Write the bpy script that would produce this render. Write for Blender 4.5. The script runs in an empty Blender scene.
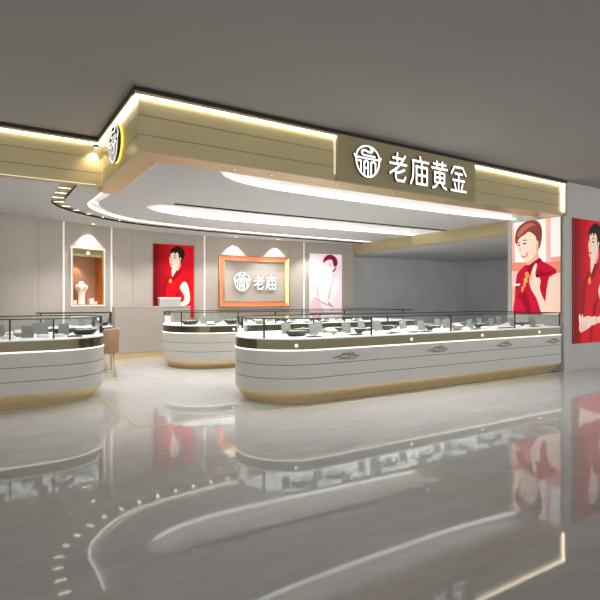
import bpy, bmesh, math, random
from mathutils import Vector, Matrix
random.seed(7)
C = bpy.context.scene
COL = C.collection
R = math.radians
PI = math.pi

# ---------------------------------------------------------------- camera, world, exposure
cam = bpy.data.cameras.new('camera')
cam.sensor_width = 36.0
cam.lens = 30.44
cam.clip_start = 0.05
co = bpy.data.objects.new('camera', cam)
COL.objects.link(co)
co.location = (0, 0, 1.2)
co.rotation_euler = (R(90), 0, -0.55885)
C.camera = co

w = bpy.data.worlds.new('world')
C.world = w
w.use_nodes = True
w.node_tree.nodes['Background'].inputs[0].default_value = (0.97, 0.985, 1.0, 1)
w.node_tree.nodes['Background'].inputs[1].default_value = 1.7
C.view_settings.view_transform = 'Standard'
C.view_settings.look = 'None'
C.view_settings.gamma = 1
C.view_settings.use_curve_mapping = False
C.view_settings.exposure = 0.68

# ---------------------------------------------------------------- materials
def srgb(r, g, b):
    f = lambda c: (c / 255 / 12.92) if c / 255 <= 0.04045 else ((c / 255 + 0.055) / 1.055) ** 2.4
    return (f(r), f(g), f(b), 1)

def mat(name, col, rough=0.5, metal=0.0, emit=0.0, ecol=None, noise=0.0, nscale=8.0, spec=0.5, bump=0.0, bscale=200):
    m = bpy.data.materials.new(name)
    m.use_nodes = True
    nt = m.node_tree
    b = nt.nodes['Principled BSDF']
    b.inputs['Base Color'].default_value = col
    b.inputs['Roughness'].default_value = rough
    b.inputs['Metallic'].default_value = metal
    b.inputs['Specular IOR Level'].default_value = spec
    if emit:
        b.inputs['Emission Color'].default_value = ecol or col
        b.inputs['Emission Strength'].default_value = emit
    if noise or bump:
        tc = nt.nodes.new('ShaderNodeTexCoord')
    if noise:
        n = nt.nodes.new('ShaderNodeTexNoise')
        n.inputs['Scale'].default_value = nscale
        n.inputs['Detail'].default_value = 4
        nt.links.new(tc.outputs['Object'], n.inputs['Vector'])
        r = nt.nodes.new('ShaderNodeValToRGB')
        r.color_ramp.elements[0].position = 0.3
        r.color_ramp.elements[1].position = 0.7
        r.color_ramp.elements[0].color = tuple(c * (1 - noise) for c in col[:3]) + (1,)
        r.color_ramp.elements[1].color = tuple(min(1, c * (1 + noise)) for c in col[:3]) + (1,)
        nt.links.new(n.outputs['Fac'], r.inputs['Fac'])
        nt.links.new(r.outputs['Color'], b.inputs['Base Color'])
    if bump:
        n2 = nt.nodes.new('ShaderNodeTexNoise')
        n2.inputs['Scale'].default_value = bscale
        nt.links.new(tc.outputs['Object'], n2.inputs['Vector'])
        bp = nt.nodes.new('ShaderNodeBump')
        bp.inputs['Strength'].default_value = bump
        nt.links.new(n2.outputs['Fac'], bp.inputs['Height'])
        nt.links.new(bp.outputs['Normal'], b.inputs['Normal'])
    return m

def floor_mat():
    m = bpy.data.materials.new('polished_marble')
    m.use_nodes = True
    nt = m.node_tree
    b = nt.nodes['Principled BSDF']
    tc = nt.nodes.new('ShaderNodeTexCoord')
    n = nt.nodes.new('ShaderNodeTexNoise')
    n.inputs['Scale'].default_value = 3.2
    n.inputs['Detail'].default_value = 8
    n.inputs['Roughness'].default_value = 0.62
    n.inputs['Distortion'].default_value = 1.6
    mp = nt.nodes.new('ShaderNodeMapping')
    mp.inputs['Rotation'].default_value = (0, 0, 0.35)
    mp.inputs['Scale'].default_value = (0.7, 2.2, 1)
    nt.links.new(tc.outputs['Object'], mp.inputs['Vector'])
    nt.links.new(mp.outputs['Vector'], n.inputs['Vector'])
    r = nt.nodes.new('ShaderNodeValToRGB')
    r.color_ramp.elements[0].position = 0.32
    r.color_ramp.elements[1].position = 0.68
    r.color_ramp.elements[0].color = srgb(180, 179, 177)
    r.color_ramp.elements[1].color = srgb(192, 191, 189)
    nt.links.new(n.outputs['Fac'], r.inputs['Fac'])
    br = nt.nodes.new('ShaderNodeTexBrick')
    br.offset = 0
    br.inputs['Scale'].default_value = 1.0
    br.inputs['Brick Width'].default_value = 1.2
    br.inputs['Row Height'].default_value = 1.2
    br.inputs['Mortar Size'].default_value = 0.0025
    br.inputs['Color1'].default_value = (1, 1, 1, 1)
    br.inputs['Color2'].default_value = (0.985, 0.985, 0.985, 1)
    br.inputs['Mortar'].default_value = (0.95, 0.95, 0.95, 1)
    nt.links.new(tc.outputs['Object'], br.inputs['Vector'])
    mx = nt.nodes.new('ShaderNodeMix')
    mx.data_type = 'RGBA'
    mx.blend_type = 'MULTIPLY'
    mx.inputs['Factor'].default_value = 1
    nt.links.new(r.outputs['Color'], mx.inputs['A'])
    nt.links.new(br.outputs['Color'], mx.inputs['B'])
    nt.links.new(mx.outputs['Result'], b.inputs['Base Color'])
    b.inputs['Roughness'].default_value = 0.04
    b.inputs['IOR'].default_value = 1.5
    return m

def glass_mat():
    m = bpy.data.materials.new('clear_glass')
    m.use_nodes = True
    nt = m.node_tree
    nt.nodes.remove(nt.nodes['Principled BSDF'])
    out = nt.nodes['Material Output']
    t = nt.nodes.new('ShaderNodeBsdfTransparent')
    t.inputs[0].default_value = (0.93, 0.96, 0.95, 1)
    g = nt.nodes.new('ShaderNodeBsdfGlossy')
    g.inputs['Roughness'].default_value = 0.02
    fr = nt.nodes.new('ShaderNodeFresnel')
    fr.inputs['IOR'].default_value = 1.2
    mx = nt.nodes.new('ShaderNodeMixShader')
    nt.links.new(fr.outputs[0], mx.inputs[0])
    nt.links.new(t.outputs[0], mx.inputs[1])
    nt.links.new(g.outputs[0], mx.inputs[2])
    nt.links.new(mx.outputs[0], out.inputs[0])
    return m

M = dict(
    floor=floor_mat(),
    glass=glass_mat(),
    mall=mat('grey_mall_plaster', srgb(150, 146, 142), 0.85, noise=0.02, nscale=0.8),
    ceil=mat('grey_shop_plaster', srgb(196, 193, 190), 0.8, noise=0.015, nscale=1.2),
    wall=mat('taupe_wall_panel', srgb(176, 166, 155), 0.6, noise=0.03, nscale=2.5),
    annex=mat('dark_grey_plaster', srgb(208, 208, 208), 0.85, noise=0.06, nscale=1.4),
    pier=mat('grey_pier_paint', srgb(186, 183, 177), 0.6, noise=0.02, nscale=3),
    gold=mat('champagne_gold_panel', srgb(186, 171, 130), 0.36, 0.25, noise=0.03, nscale=1.5),
    goldpl=mat('matt_gold_signboard', srgb(150, 136, 100), 0.5, 0.1, noise=0.03, nscale=2),
    brass=mat('brushed_brass', srgb(220, 196, 148), 0.34, 0.35, noise=0.04, nscale=5),
    copper=mat('copper_edge', srgb(206, 172, 118), 0.3, 0.4, noise=0.04, nscale=4),
    olive=mat('bronze_mirror_band', srgb(92, 85, 63), 0.18, 0.75, noise=0.03, nscale=3),
    wallseam=mat('wall_joint', srgb(138, 129, 119), 0.7, noise=0.05),
    seam=mat('dark_seam', srgb(70, 66, 58), 0.7, noise=0.1, nscale=9),
    dark=mat('dark_bronze', srgb(34, 31, 28), 0.5, 0.2, noise=0.1, nscale=12),
    body=mat('pale_lacquer', srgb(188, 184, 176), 0.35, noise=0.02, nscale=3),
    white=mat('white_paint', srgb(238, 236, 233), 0.6, noise=0.01, nscale=5),
    whitetrim=mat('white_light_trim', srgb(240, 236, 228), 0.5, emit=0.15, noise=0.0),
    deck=mat('white_deck_added_glow', srgb(240, 240, 240), 0.5, emit=0.13, noise=0.01, nscale=5),  # slight emission added to whiten the deck, which is no lamp itself
    led=mat('white_led', (1, 1, 1, 1), 0.5, emit=1.3, ecol=(1, 0.985, 0.96, 1)),
    ledsoft=mat('soft_white_led', (1, 1, 1, 1), 0.5, emit=0.08, ecol=(1, 0.94, 0.9, 1)),
    ledwarm=mat('warm_led', (1, 0.95, 0.8, 1), 0.5, emit=4.0, ecol=(1, 0.91, 0.70, 1)),
    ledwarmlow=mat('dim_warm_led', (1, 0.95, 0.8, 1), 0.5, emit=0.25, ecol=(1, 0.9, 0.68, 1)),
    ledline=mat('counter_led_line', (1, 0.97, 0.9, 1), 0.5, emit=0.6, ecol=(1, 0.94, 0.82, 1)),
    letter=mat('lit_letter_face', (1, 1, 1, 1), 0.4, emit=0.6, ecol=(1, 0.97, 0.92, 1)),
    letterdim=mat('white_letter_face', srgb(245, 244, 240), 0.4, emit=0.35, ecol=(1, 0.99, 0.97, 1)),
    letterside=mat('letter_return', srgb(58, 44, 28), 0.5, 0.3, noise=0.05),
    haloyellow=mat('yellow_halo_return', srgb(250, 210, 60), 0.5, emit=0.7, ecol=(1, 0.78, 0.1, 1)),
    orange=mat('orange_lit_frame', srgb(222, 120, 80), 0.4, emit=0.26, ecol=srgb(236, 116, 72), noise=0.0),
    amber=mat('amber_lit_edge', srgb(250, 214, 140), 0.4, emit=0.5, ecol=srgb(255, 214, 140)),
    nicheorange=mat('orange_niche_lining', srgb(190, 104, 44), 0.45, noise=0.12, nscale=5),
    nichegrey=mat('brown_niche_back', srgb(172, 124, 92), 0.5, noise=0.12, nscale=5),
    ivory=mat('ivory_fabric', srgb(240, 234, 224), 0.8, noise=0.02, nscale=30),
    tan=mat('tan_leather', srgb(158, 124, 92), 0.55, noise=0.05, nscale=14),
    trayd=mat('charcoal_tray', srgb(32, 37, 41), 0.35, noise=0.08, nscale=20),
    traypad=mat('pale_tray_pad', srgb(214, 216, 214), 0.6, noise=0.03, nscale=30),
    stand=mat('grey_velvet_panel', srgb(132, 135, 135), 0.8, noise=0.04, nscale=30),
    khaki=mat('khaki_box', srgb(138, 132, 108), 0.6, noise=0.05, nscale=20),
    slab=mat('black_slab', srgb(34, 35, 38), 0.4, noise=0.08, nscale=20),
    gem=mat('polished_gold', srgb(220, 180, 90), 0.15, 1.0),
    orn=mat('bronze_relief', srgb(128, 122, 108), 0.4, 0.5, noise=0.1, nscale=40),
    spot=mat('spot_lens', (1, 1, 1, 1), 0.4, emit=4.0, ecol=(1, 0.95, 0.85, 1)),
    redbox=mat('red_case', srgb(170, 40, 44), 0.5, noise=0.05),
)

# ---------------------------------------------------------------- mesh helpers
ORG = {}

class MB:
    def __init__(s):
        s.v, s.f, s.m, s.sm = [], [], [], []
    def quad(s, pts, mi=0, smooth=False):
        k = len(s.v)
        s.v += [Vector(p) for p in pts]
        s.f.append(tuple(range(k, k + len(pts))))
        s.m.append(mi); s.sm.append(smooth)
        return s
    def box(s, a, b, mi=0, X=None):
        x0, y0, z0 = a; x1, y1, z1 = b
        P = [(x0, y0, z0), (x1, y0, z0), (x1, y1, z0), (x0, y1, z0), (x0, y0, z1), (x1, y0, z1), (x1, y1, z1), (x0, y1, z1)]
        P = [Vector(p) for p in P]
        if X: P = [X(p) for p in P]
        k = len(s.v); s.v += P
        for q in ((0, 3, 2, 1), (4, 5, 6, 7), (0, 1, 5, 4), (1, 2, 6, 5), (2, 3, 7, 6), (3, 0, 4, 7)):
            s.f.append(tuple(k + i for i in q)); s.m.append(mi); s.sm.append(False)
        return s
    def loft(s, rings, mis=None, cap0=True, cap1=True, smooth=False, closed=True):
        k = len(s.v); n = len(rings[0])
        for r in rings: s.v += [Vector(p) for p in r]
        for i in range(len(rings) - 1):
            mi = mis[i] if mis else 0
            for j in range(n if closed else n - 1):
                j2 = (j + 1) % n
                s.f.append((k + i * n + j, k + i * n + j2, k + (i + 1) * n + j2, k + (i + 1) * n + j))
                s.m.append(mi); s.sm.append(smooth)
        if cap0:
            s.f.append(tuple(k + j for j in reversed(range(n)))); s.m.append(mis[0] if mis else 0); s.sm.append(False)
        if cap1:
            kk = k + (len(rings) - 1) * n
            s.f.append(tuple(kk + j for j in range(n))); s.m.append(mis[-1] if mis else 0); s.sm.append(False)
        return s
    def lathe(s, prof, c=(0, 0, 0), n=16, mi=0, smooth=True, sx=1, sy=1):
        rings = []
        for r, z in prof:
            rings.append([(c[0] + sx * r * math.cos(2 * PI * j / n), c[1] + sy * r * math.sin(2 * PI * j / n), c[2] + z) for j in range(n)])
        s.loft(rings, [mi] * (len(rings) - 1), smooth=smooth)
        return s
    def tube(s, pts, r, n=8, mi=0, closed=False, r2=None):
        pts = [Vector(p) for p in pts]; N = len(pts); rings = []
        for i, p in enumerate(pts):
            if closed: d = pts[(i + 1) % N] - pts[i - 1]
            else: d = pts[min(i + 1, N - 1)] - pts[max(i - 1, 0)]
            d.normalize()
            up = Vector((0, 0, 1)) if abs(d.z) < 0.9 else Vector((1, 0, 0))
            a = d.cross(up).normalized(); b = d.cross(a)
            rr = r if r2 is None else r + (r2 - r) * i / max(1, N - 1)
            rings.append([p + a * rr * math.cos(2 * PI * j / n) + b * rr * math.sin(2 * PI * j / n) for j in range(n)])
        if closed: rings.append(rings[0])
        s.loft(rings, [mi] * (len(rings) - 1), not closed, not closed, smooth=True)
        return s
    def prism(s, poly, z0, z1, mi=0, mi_side=None, X=None):
        X = X or (lambda p: p)
        a = [X(Vector((p[0], p[1], z0))) for p in poly]; b = [X(Vector((p[0], p[1], z1))) for p in poly]
        k = len(s.v); n = len(poly); s.v += a + b
        ms = mi if mi_side is None else mi_side
        s.f.append(tuple(k + j for j in reversed(range(n)))); s.m.append(ms); s.sm.append(False)
        s.f.append(tuple(k + n + j for j in range(n))); s.m.append(mi); s.sm.append(False)
        for j in range(n):
            s.f.append((k + j, k + (j + 1) % n, k + n + (j + 1) % n, k + n + j)); s.m.append(ms); s.sm.append(False)
        return s

def link(name, mb, mats, loc=(0, 0, 0), weld=True):
    if not isinstance(mats, (list, tuple)): mats = [mats]
    me = bpy.data.meshes.new(name)
    L = Vector(loc)
    me.from_pydata([tuple(v - L) for v in mb.v], [], mb.f)
    for mm in mats: me.materials.append(mm)
    for i, p in enumerate(me.polygons):
        p.material_index = mb.m[i]; p.use_smooth = mb.sm[i]
    bm = bmesh.new(); bm.from_mesh(me)
    if weld: bmesh.ops.remove_doubles(bm, verts=bm.verts, dist=1e-5)
    bmesh.ops.recalc_face_normals(bm, faces=bm.faces)
    bm.to_mesh(me); bm.free()
    me.update()
    o = bpy.data.objects.new(name, me)
    COL.objects.link(o)
    return o

def part(name, mb, mats, parent, label=None, weld=True):
    o = link(name, mb, mats, ORG.get(parent.name, (0, 0, 0)), weld)
    o.parent = parent
    ORG[o.name] = ORG.get(parent.name, (0, 0, 0))
    if label: o['label'] = label
    return o

def tag(o, label, cat, group=None):
    o['label'] = label; o['category'] = cat
    if group: o['group'] = group
    return o

def thing(name, label, cat, loc=(0, 0, 0), group=None):
    o = bpy.data.objects.new(name, None)
    o.empty_display_size = 0.1
    COL.objects.link(o)
    o.location = loc
    ORG[o.name] = Vector(loc)
    return tag(o, label, cat, group)

def solo(name, mb, mats, label, cat, group=None, weld=True):
    xs = [v.x for v in mb.v]; ys = [v.y for v in mb.v]; zs = [v.z for v in mb.v]
    loc = Vector(((min(xs) + max(xs)) / 2, (min(ys) + max(ys)) / 2, min(zs)))
    o = link(name, mb, mats, loc, weld)
    o.location = loc
    return tag(o, label, cat, group)

def struct(name, mb, mats):
    o = link(name, mb, mats)
    o['kind'] = 'structure'
    return o

def dup(root, loc, rz, label, group=None):
    r = root.copy(); COL.objects.link(r)
    r.location = loc; r.rotation_euler = (0, 0, rz); r['label'] = label
    if group: r['group'] = group
    for ch in list(root.children):
        c = ch.copy(); COL.objects.link(c); c.parent = r
        for g in list(ch.children):
            d = g.copy(); COL.objects.link(d); d.parent = c
    return r

def spline(pts, n=6, closed=True):
    out = []; N = len(pts)
    rng = range(N) if closed else range(N - 1)
    for i in rng:
        if closed: p0, p1, p2, p3 = pts[i - 1], pts[i], pts[(i + 1) % N], pts[(i + 2) % N]
        else: p0, p1, p2, p3 = pts[max(i - 1, 0)], pts[i], pts[i + 1], pts[min(i + 2, N - 1)]
        for k in range(n):
            t = k / n
            out.append(tuple(0.5 * (2 * b + (c - a) * t + (2 * a - 5 * b + 4 * c - d) * t * t + (3 * b - a - 3 * c + d) * t ** 3)
                             for a, b, c, d in zip(p0, p1, p2, p3)))
    if not closed: out.append(tuple(pts[-1]))
    return out

def rrect(x0, y0, x1, y1, rs, off=0.0, n=14):
    """ring of points; rs = radii at (x0,y0),(x1,y0),(x1,y1),(x0,y1); off shrinks it"""
    x0 += off; y0 += off; x1 -= off; y1 -= off
    out = []
    for (cx, cy, sx, sy, a0, r) in ((x0, y0, 1, 1, PI, rs[0]), (x1, y0, -1, 1, 1.5 * PI, rs[1]), (x1, y1, -1, -1, 0, rs[2]), (x0, y1, 1, -1, 0.5 * PI, rs[3])):
        r = max(r - off, 0.004)
        for k in range(n + 1):
            a = a0 + 0.5 * PI * k / n
            out.append((cx + sx * r + r * math.cos(a), cy + sy * r + r * math.sin(a)))
    return out

def ring3(r, z): return [(p[0], p[1], z) for p in r]

def stroke(mb, pts, wd, X, t0, t1, mi=0, ms=1, closed=False):
    """flat rounded ribbon along 2D pts extruded from t0 to t1 in the frame X(u, v, t)"""
    pts = [Vector(p) for p in pts]
    seg = list(zip(pts, pts[1:])) + ([(pts[-1], pts[0])] if closed else [])
    f = lambda p: X(p)
    for a, b in seg:
        d = (b - a)
        if d.length < 1e-6: continue
        d.normalize(); nrm = Vector((-d.y, d.x)) * wd / 2
        q = [a + nrm, a - nrm, b - nrm, b + nrm]
        mb.prism(list(reversed(q)) if False else q, t0, t1, mi, ms, f)
    for p in pts:
        mb.prism([(p.x + wd / 2 * math.cos(2 * PI * k / 10), p.y + wd / 2 * math.sin(2 * PI * k / 10)) for k in range(10)], t0, t1 + 0.0006, mi, ms, f)

def spotlight(parent, loc, power, size, blend=0.6, col=(1, 0.985, 0.97), target=None, radius=0.04):
    l = bpy.data.lights.new('lamp_light', 'SPOT')
    l.energy = power; l.spot_size = size; l.spot_blend = blend; l.color = col; l.shadow_soft_size = radius
    o = bpy.data.objects.new('lamp_light', l)
    COL.objects.link(o)
    P = ORG[parent.name]
    o.location = Vector(loc) - P
    d = Vector(target) - Vector(loc) if target else Vector((0, 0, -1))
    o.rotation_euler = d.to_track_quat('-Z', 'Y').to_euler()
    o.parent = parent
    return o

# ---------------------------------------------------------------- setting: floor, ceilings, walls
ZC = 2.66      # shop ceiling
ZS = 2.60      # fascia underside
ZM = 3.18      # mall ceiling
XF, YF, YL = 1.237, 4.83, 6.59   # shop corner, front plane, set-back plane
XE = 8.21      # right end of the opening

fl = MB().box((-9, -7, -0.12), (18, 12.5, 0))
struct('floor', fl, M['floor'])
struct('trim_1', MB().box((XF - 0.012, YF - 0.012, 0), (XE, YF + 0.012, 0.003)), M['brass'])
struct('trim_2', MB().box((XF - 0.012, YF + 0.012, 0), (XF + 0.012, YL, 0.003)), M['brass'])

struct('ceiling_mall', MB().box((-9, -7, ZM), (18, 12.5, ZM + 0.1)), M['mall'])

# wall polyline (plan)
WP = [(-6.2, 9.55), (0.3, 9.90), (0.75, 10.02), (1.25, 10.30), (2.20, 10.70), (3.05, 10.87), (4.25, 10.95), (6.85, 10.77), (8.27, 10.58)]
def seg_frame(i):
    a, b = Vector(WP[i]), Vector(WP[i + 1])
    d = (b - a); L = d.length; d.normalize()
    n = Vector((d.y, -d.x))          # towards the shop
    return a, d, n, L
def X_on(i):
    a, d, n, L = seg_frame(i)
    return lambda p: Vector((a.x + d.x * p.x - n.x * p.y, a.y + d.y * p.x - n.y * p.y, p.z))   # local y = depth behind the wall face
NU0, NU1, NZ0, NZ1 = 0.185, 0.855, 1.10, 2.19     # niche opening on segment 3
wb = MB()
for i in range(len(WP) - 1):
    X = X_on(i); L = seg_frame(i)[3]
    if i == 3:
        wb.box((0, 0, 0), (NU0, 0.12, ZC), 0, X); wb.box((NU1, 0, 0), (L, 0.12, ZC), 0, X)
        wb.box((NU0, 0, 0), (NU1, 0.12, NZ0), 0, X); wb.box((NU0, 0, NZ1), (NU1, 0.12, ZC), 0, X)
    else:
        wb.box((0, 0, 0), (L, 0.12, ZC), 0, X)
struct('wall_back', wb, M['wall'])
struct('wall_left', MB().box((-6.3, 6.65, 0), (-6.2, 9.85, ZC)), M['wall'])
# white vertical light lines between the wall panels
for k, (i, u) in enumerate(((3, 0.02), (4, 0.0), (6, 0.03), (7, 0.0))):
    struct('trim_%d' % (k + 3), MB().box((u - 0.016, -0.012, 0.02), (u + 0.016, 0.0, ZC), 0, X_on(i)), M['whitetrim'])
# narrow panel joints
for k, (i, u) in enumerate(((2, 0.1), (4, 0.45), (5, 1.0), (6, 2.2), (7, 0.1))):
    struct('trim_%d' % (k + 7), MB().box((u - 0.003, -0.002, 0.02), (u + 0.003, 0.0, ZC), 0, X_on(i)), M['wallseam'])

# annex: dim grey neighbour space
XA = 13.3
struct('wall_annex_back', MB().box((8.27, 11.2, 0), (XA, 11.32, 2.5)), M['annex'])
struct('wall_annex_right', MB().box((XA, 5.9, 0), (XA + 0.12, 11.32, 2.5)), M['annex'])
struct('wall_annex_end', MB().box((8.27, 10.72, 0), (8.39, 11.2, 2.42)), M['annex'])
struct('ceiling_annex', MB().box((8.40, 5.902, 2.42), (XA, 11.3, 2.5)), M['annex'])
# pier and column (one solid)
struct('wall_pier', MB().box((XE, YF, 0), (10.3, 5.9, ZM)), M['pier'])

# gold beam along the right edge of the shop ceiling
solo('ceiling_beam', MB().box((8.27, 5.905, 2.42), (8.40, 11.15, 2.78)), M['gold'], 'long gold ceiling beam between the bright shop and the dark grey room', 'beam')

# ---- shop ceiling with recesses
ring_out = [(0.82, 6.80), (0.82, 7.4), (0.83, 8.1), (0.91, 8.55), (1.14, 8.98), (1.60, 9.48), (2.20, 9.88), (2.70, 10.05), (3.7, 10.24), (4.85, 10.32), (6.3, 10.33), (8.26, 10.30)]
ring_in = [(1.02, 6.80), (1.02, 7.4), (1.02, 8.04), (1.09, 8.45), (1.30, 8.86), (1.72, 9.33), (2.28, 9.71), (2.76, 9.87), (3.72, 10.05), (4.85, 10.13), (6.3, 10.14), (8.26, 10.12)]
c1_out = [(1.36, 6.95), (1.36, 7.6), (1.36, 8.3), (1.60, 8.86), (2.10, 9.42), (2.70, 9.68), (3.7, 9.86), (4.85, 9.95), (6.3, 9.96), (8.26, 9.94)]
c1_in = [(1.52, 6.95), (1.49, 7.6), (1.47, 8.03), (1.65, 8.58), (2.02, 9.06), (2.62, 9.45), (3.7, 9.70), (4.85, 9.80), (6.3, 9.82), (8.26, 9.80)]
def band(o, i, n=5):
    return spline(o, n, False) + list(reversed(spline(i, n, False)))
c2 = spline([(2.16, 8.02), (2.35, 8.25), (2.84, 8.50), (3.73, 8.62), (4.7, 8.60), (6.2, 8.52), (8.26, 8.40)], 6, False) + list(reversed(spline([(2.16, 8.02), (2.24, 7.80), (2.48, 7.69), (3.8, 7.70), (6.0, 7.62), (8.26, 7.56)], 6, False)))[:-1]
slot2 = spline([(2.46, 7.60), (3.8, 7.62), (6.0, 7.54), (8.26, 7.48)], 6, False) + list(reversed(spline([(2.46, 7.48), (3.8, 7.50), (6.0, 7.42), (8.26, 7.36)], 6, False)))
c3 = spline([(2.25, 5.32), (2.40, 5.52), (2.68, 5.72), (3.2, 5.87), (4.2, 5.93), (5.4, 5.95), (6.9, 5.93), (8.26, 5.80)], 6, False) + list(reversed(spline([(2.25, 5.32), (2.7, 5.37), (4.0, 5.40), (6.0, 5.40), (8.26, 5.36)], 6, False)))[:-1]
ring = band(ring_out, ring_in); c1 = band(c1_out, c1_in)
outer = [(-6.2, 6.66), (XF + 0.1, 6.66), (XF + 0.1, 4.9), (8.27, 4.9), (8.27, 11.1), (-6.2, 11.1)]
def ceiling_mesh(name, outer, holes, z, m):
    bm = bmesh.new()
    es = []
    for loop in [outer] + holes:
        vs = [bm.verts.new((p[0], p[1], z)) for p in loop]
        for j in range(len(vs)):
            es.append(bm.edges.new((vs[j], vs[(j + 1) % len(vs)])))
    bmesh.ops.triangle_fill(bm, use_beauty=True, use_dissolve=False, edges=es)
    for f in bm.faces:
        if f.normal.z > 0: f.normal_flip()
    me = bpy.data.meshes.new(name); bm.to_mesh(me); bm.free()
    me.materials.append(m)
    o = bpy.data.objects.new(name, me); COL.objects.link(o)
    o['kind'] = 'structure'
    return o
ceiling_mesh('ceiling', outer, [ring, c1, c2, slot2, c3], ZC, M['ceil'])

def recess(name, label, loop, h, m_side, m_cap, cat='ceiling light', capname='recess'):
    cx = sum(p[0] for p in loop) / len(loop); cy = sum(p[1] for p in loop) / len(loop)
    t = thing(name, label, cat, (cx, cy, ZC))
    mb = MB(); n = len(loop)
    for j in range(n):
        a, b = loop[j], loop[(j + 1) % n]
        mb.quad([(a[0], a[1], ZC), (b[0], b[1], ZC), (b[0], b[1], ZC + h), (a[0], a[1], ZC + h)], 0)
    mb.quad([(p[0], p[1], ZC + h) for p in loop], 1)
    part(capname, mb, [m_side, m_cap], t)
    return t

def strip_along(path, wd, z0, z1, side):
    """thin strip following a plan path, offset to one side"""
    mb = MB(); P = [Vector(p) for p in path]; A = []; B = []
    for i, p in enumerate(P):
        d = (P[min(i + 1, len(P) - 1)] - P[max(i - 1, 0)]).normalized()
        n = Vector((-d.y, d.x)) * side
        A.append(p + n * 0.004); B.append(p + n * (0.004 + wd))
    rings = [[(a.x, a.y, z0), (b.x, b.y, z0), (b.x, b.y, z1), (a.x, a.y, z1)] for a, b in zip(A, B)]
    mb.loft(rings)
    return mb

t = recess('ring_downlight_band', 'curved gold downlight channel with dark edges along the shop ceiling rim', ring, 0.035, M['dark'], M['gold'])
RINGBAND = t
t = recess('cove_light', 'thin white cove light bending parallel to the gold downlight channel', c1, 0.10, M['white'], M['white'])
part('led_strip', strip_along(spline(c1_out, 5, False), 0.03, ZC + 0.004, ZC + 0.02, -1), M['led'], t)
t = recess('cove_light', 'broad white cove light across the middle of the shop ceiling beside a dark slot', c2, 0.16, M['white'], M['white'])
part('led_strip', strip_along(spline([(2.35, 8.25), (2.84, 8.50), (3.73, 8.62), (4.7, 8.60), (6.2, 8.52), (8.24, 8.40)], 6, False), 0.07, ZC + 0.004, ZC + 0.02, -1), M['led'], t)
part('led_strip', strip_along(spline([(2.48, 7.69), (3.8, 7.70), (6.0, 7.62), (8.24, 7.56)], 6, False), 0.05, ZC + 0.06, ZC + 0.08, 1), M['led'], t)
t = recess('cove_light', 'broad white cove light just behind the front gold fascia', c3, 0.16, M['white'], M['white'])
part('led_strip', strip_along(spline([(2.40, 5.52), (2.68, 5.72), (3.2, 5.87), (4.2, 5.93), (5.4, 5.95), (6.9, 5.93), (8.24, 5.80)], 6, False), 0.06, ZC + 0.004, ZC + 0.02, -1), M['led'], t)
part('led_strip', strip_along(spline([(2.9, 5.38), (4.0, 5.40), (6.0, 5.40), (8.24, 5.36)], 6, False), 0.05, ZC + 0.06, ZC + 0.08, 1), M['led'], t)
SLOT = recess('spotlight_slot', 'narrow dark spotlight slot beside the middle cove light', slot2, 0.08, M['dark'], M['dark'])

# downlights in the gold channel
mid = [((a[0] + b[0]) / 2, (a[1] + b[1]) / 2) for a, b in zip(ring_out, ring_in)]
midp = spline(mid, 24, False)
dl = MB().box((-0.075, -0.03, -0.006), (0.075, 0.03, 0))
ORDN = ['first', 'second', 'third', 'fourth', 'fifth', 'sixth', 'seventh', 'eighth', 'ninth', 'tenth', 'eleventh', 'twelfth', 'thirteenth', 'fourteenth', 'fifteenth', 'sixteenth', 'seventeenth', 'eighteenth', 'nineteenth', 'twentieth',
        'twenty-first', 'twenty-second', 'twenty-third', 'twenty-fourth', 'twenty-fifth', 'twenty-sixth', 'twenty-seventh', 'twenty-eighth', 'twenty-ninth', 'thirtieth', 'thirty-first', 'thirty-second', 'thirty-third', 'thirty-fourth', 'thirty-fifth', 'thirty-sixth']
def downlight(loc, rz, label, power=0, size=1.9, group='slot downlights in the gold channel'):
    t = thing('slot_downlight', label, 'downlight', loc, group)
    o = Vector(loc)
    X = lambda p: o + Matrix.Rotation(rz, 3, 'Z') @ p
    fr = MB()
    for a, b in (((-0.085, -0.035, -0.012), (0.085, -0.026, 0)), ((-0.085, 0.026, -0.012), (0.085, 0.035, 0)), ((-0.085, -0.026, -0.012), (-0.075, 0.026, 0)), ((0.075, -0.026, -0.012), (0.085, 0.026, 0))):
        fr.box(a, b, 0, X)
    part('frame', fr, M['goldpl'], t)
    part('lens', MB().box((-0.074, -0.025, -0.006), (0.074, 0.025, 0), 0, X), M['spot'], t)
    if power:
        spotlight(t, (o.x, o.y, o.z - 0.03), power, size)
    return t
acc = 0.0; k = 0; nxt = 0.2
for a, b in zip(midp, midp[1:]):
    A, B = Vector(a), Vector(b); L = (B - A).length
    while acc + L >= nxt and k < 24:
        p = A.lerp(B, (nxt - acc) / max(L, 1e-6)); d = (B - A).normalized()
        downlight((p.x, p.y, ZC + 0.034), math.atan2(d.y, d.x) + PI / 2,
                  'small lit slot downlight, %s from the left fascia along the gold ceiling channel' % ORDN[k], 52 if k % 3 == 0 else 0)
        k += 1; nxt += 0.36 if k < 9 else 0.40
    acc += L

# spotlights in the dark slot
for j in range(9):
    x = 2.8 + j * 0.62; y = 7.555 - 0.022 * (x - 2.5)
    t = thing('slot_spotlight', 'small round spotlight, %s from the left end of the dark ceiling slot' % ORDN[j], 'spotlight', (x, y, ZC + 0.079), 'spotlights in the dark ceiling slot')
    part('housing', MB().lathe([(0.042, 0), (0.042, -0.045), (0.034, -0.05), (0.03, -0.03)], (x, y, ZC + 0.079), 14), M['dark'], t)
    part('lens', MB().lathe([(0.028, -0.052), (0.028, -0.046)], (x, y, ZC + 0.079), 14), M['spot'], t)
    if j % 2 == 0:
        spotlight(t, (x, y, ZC + 0.01), 80, 2.2)

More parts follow.
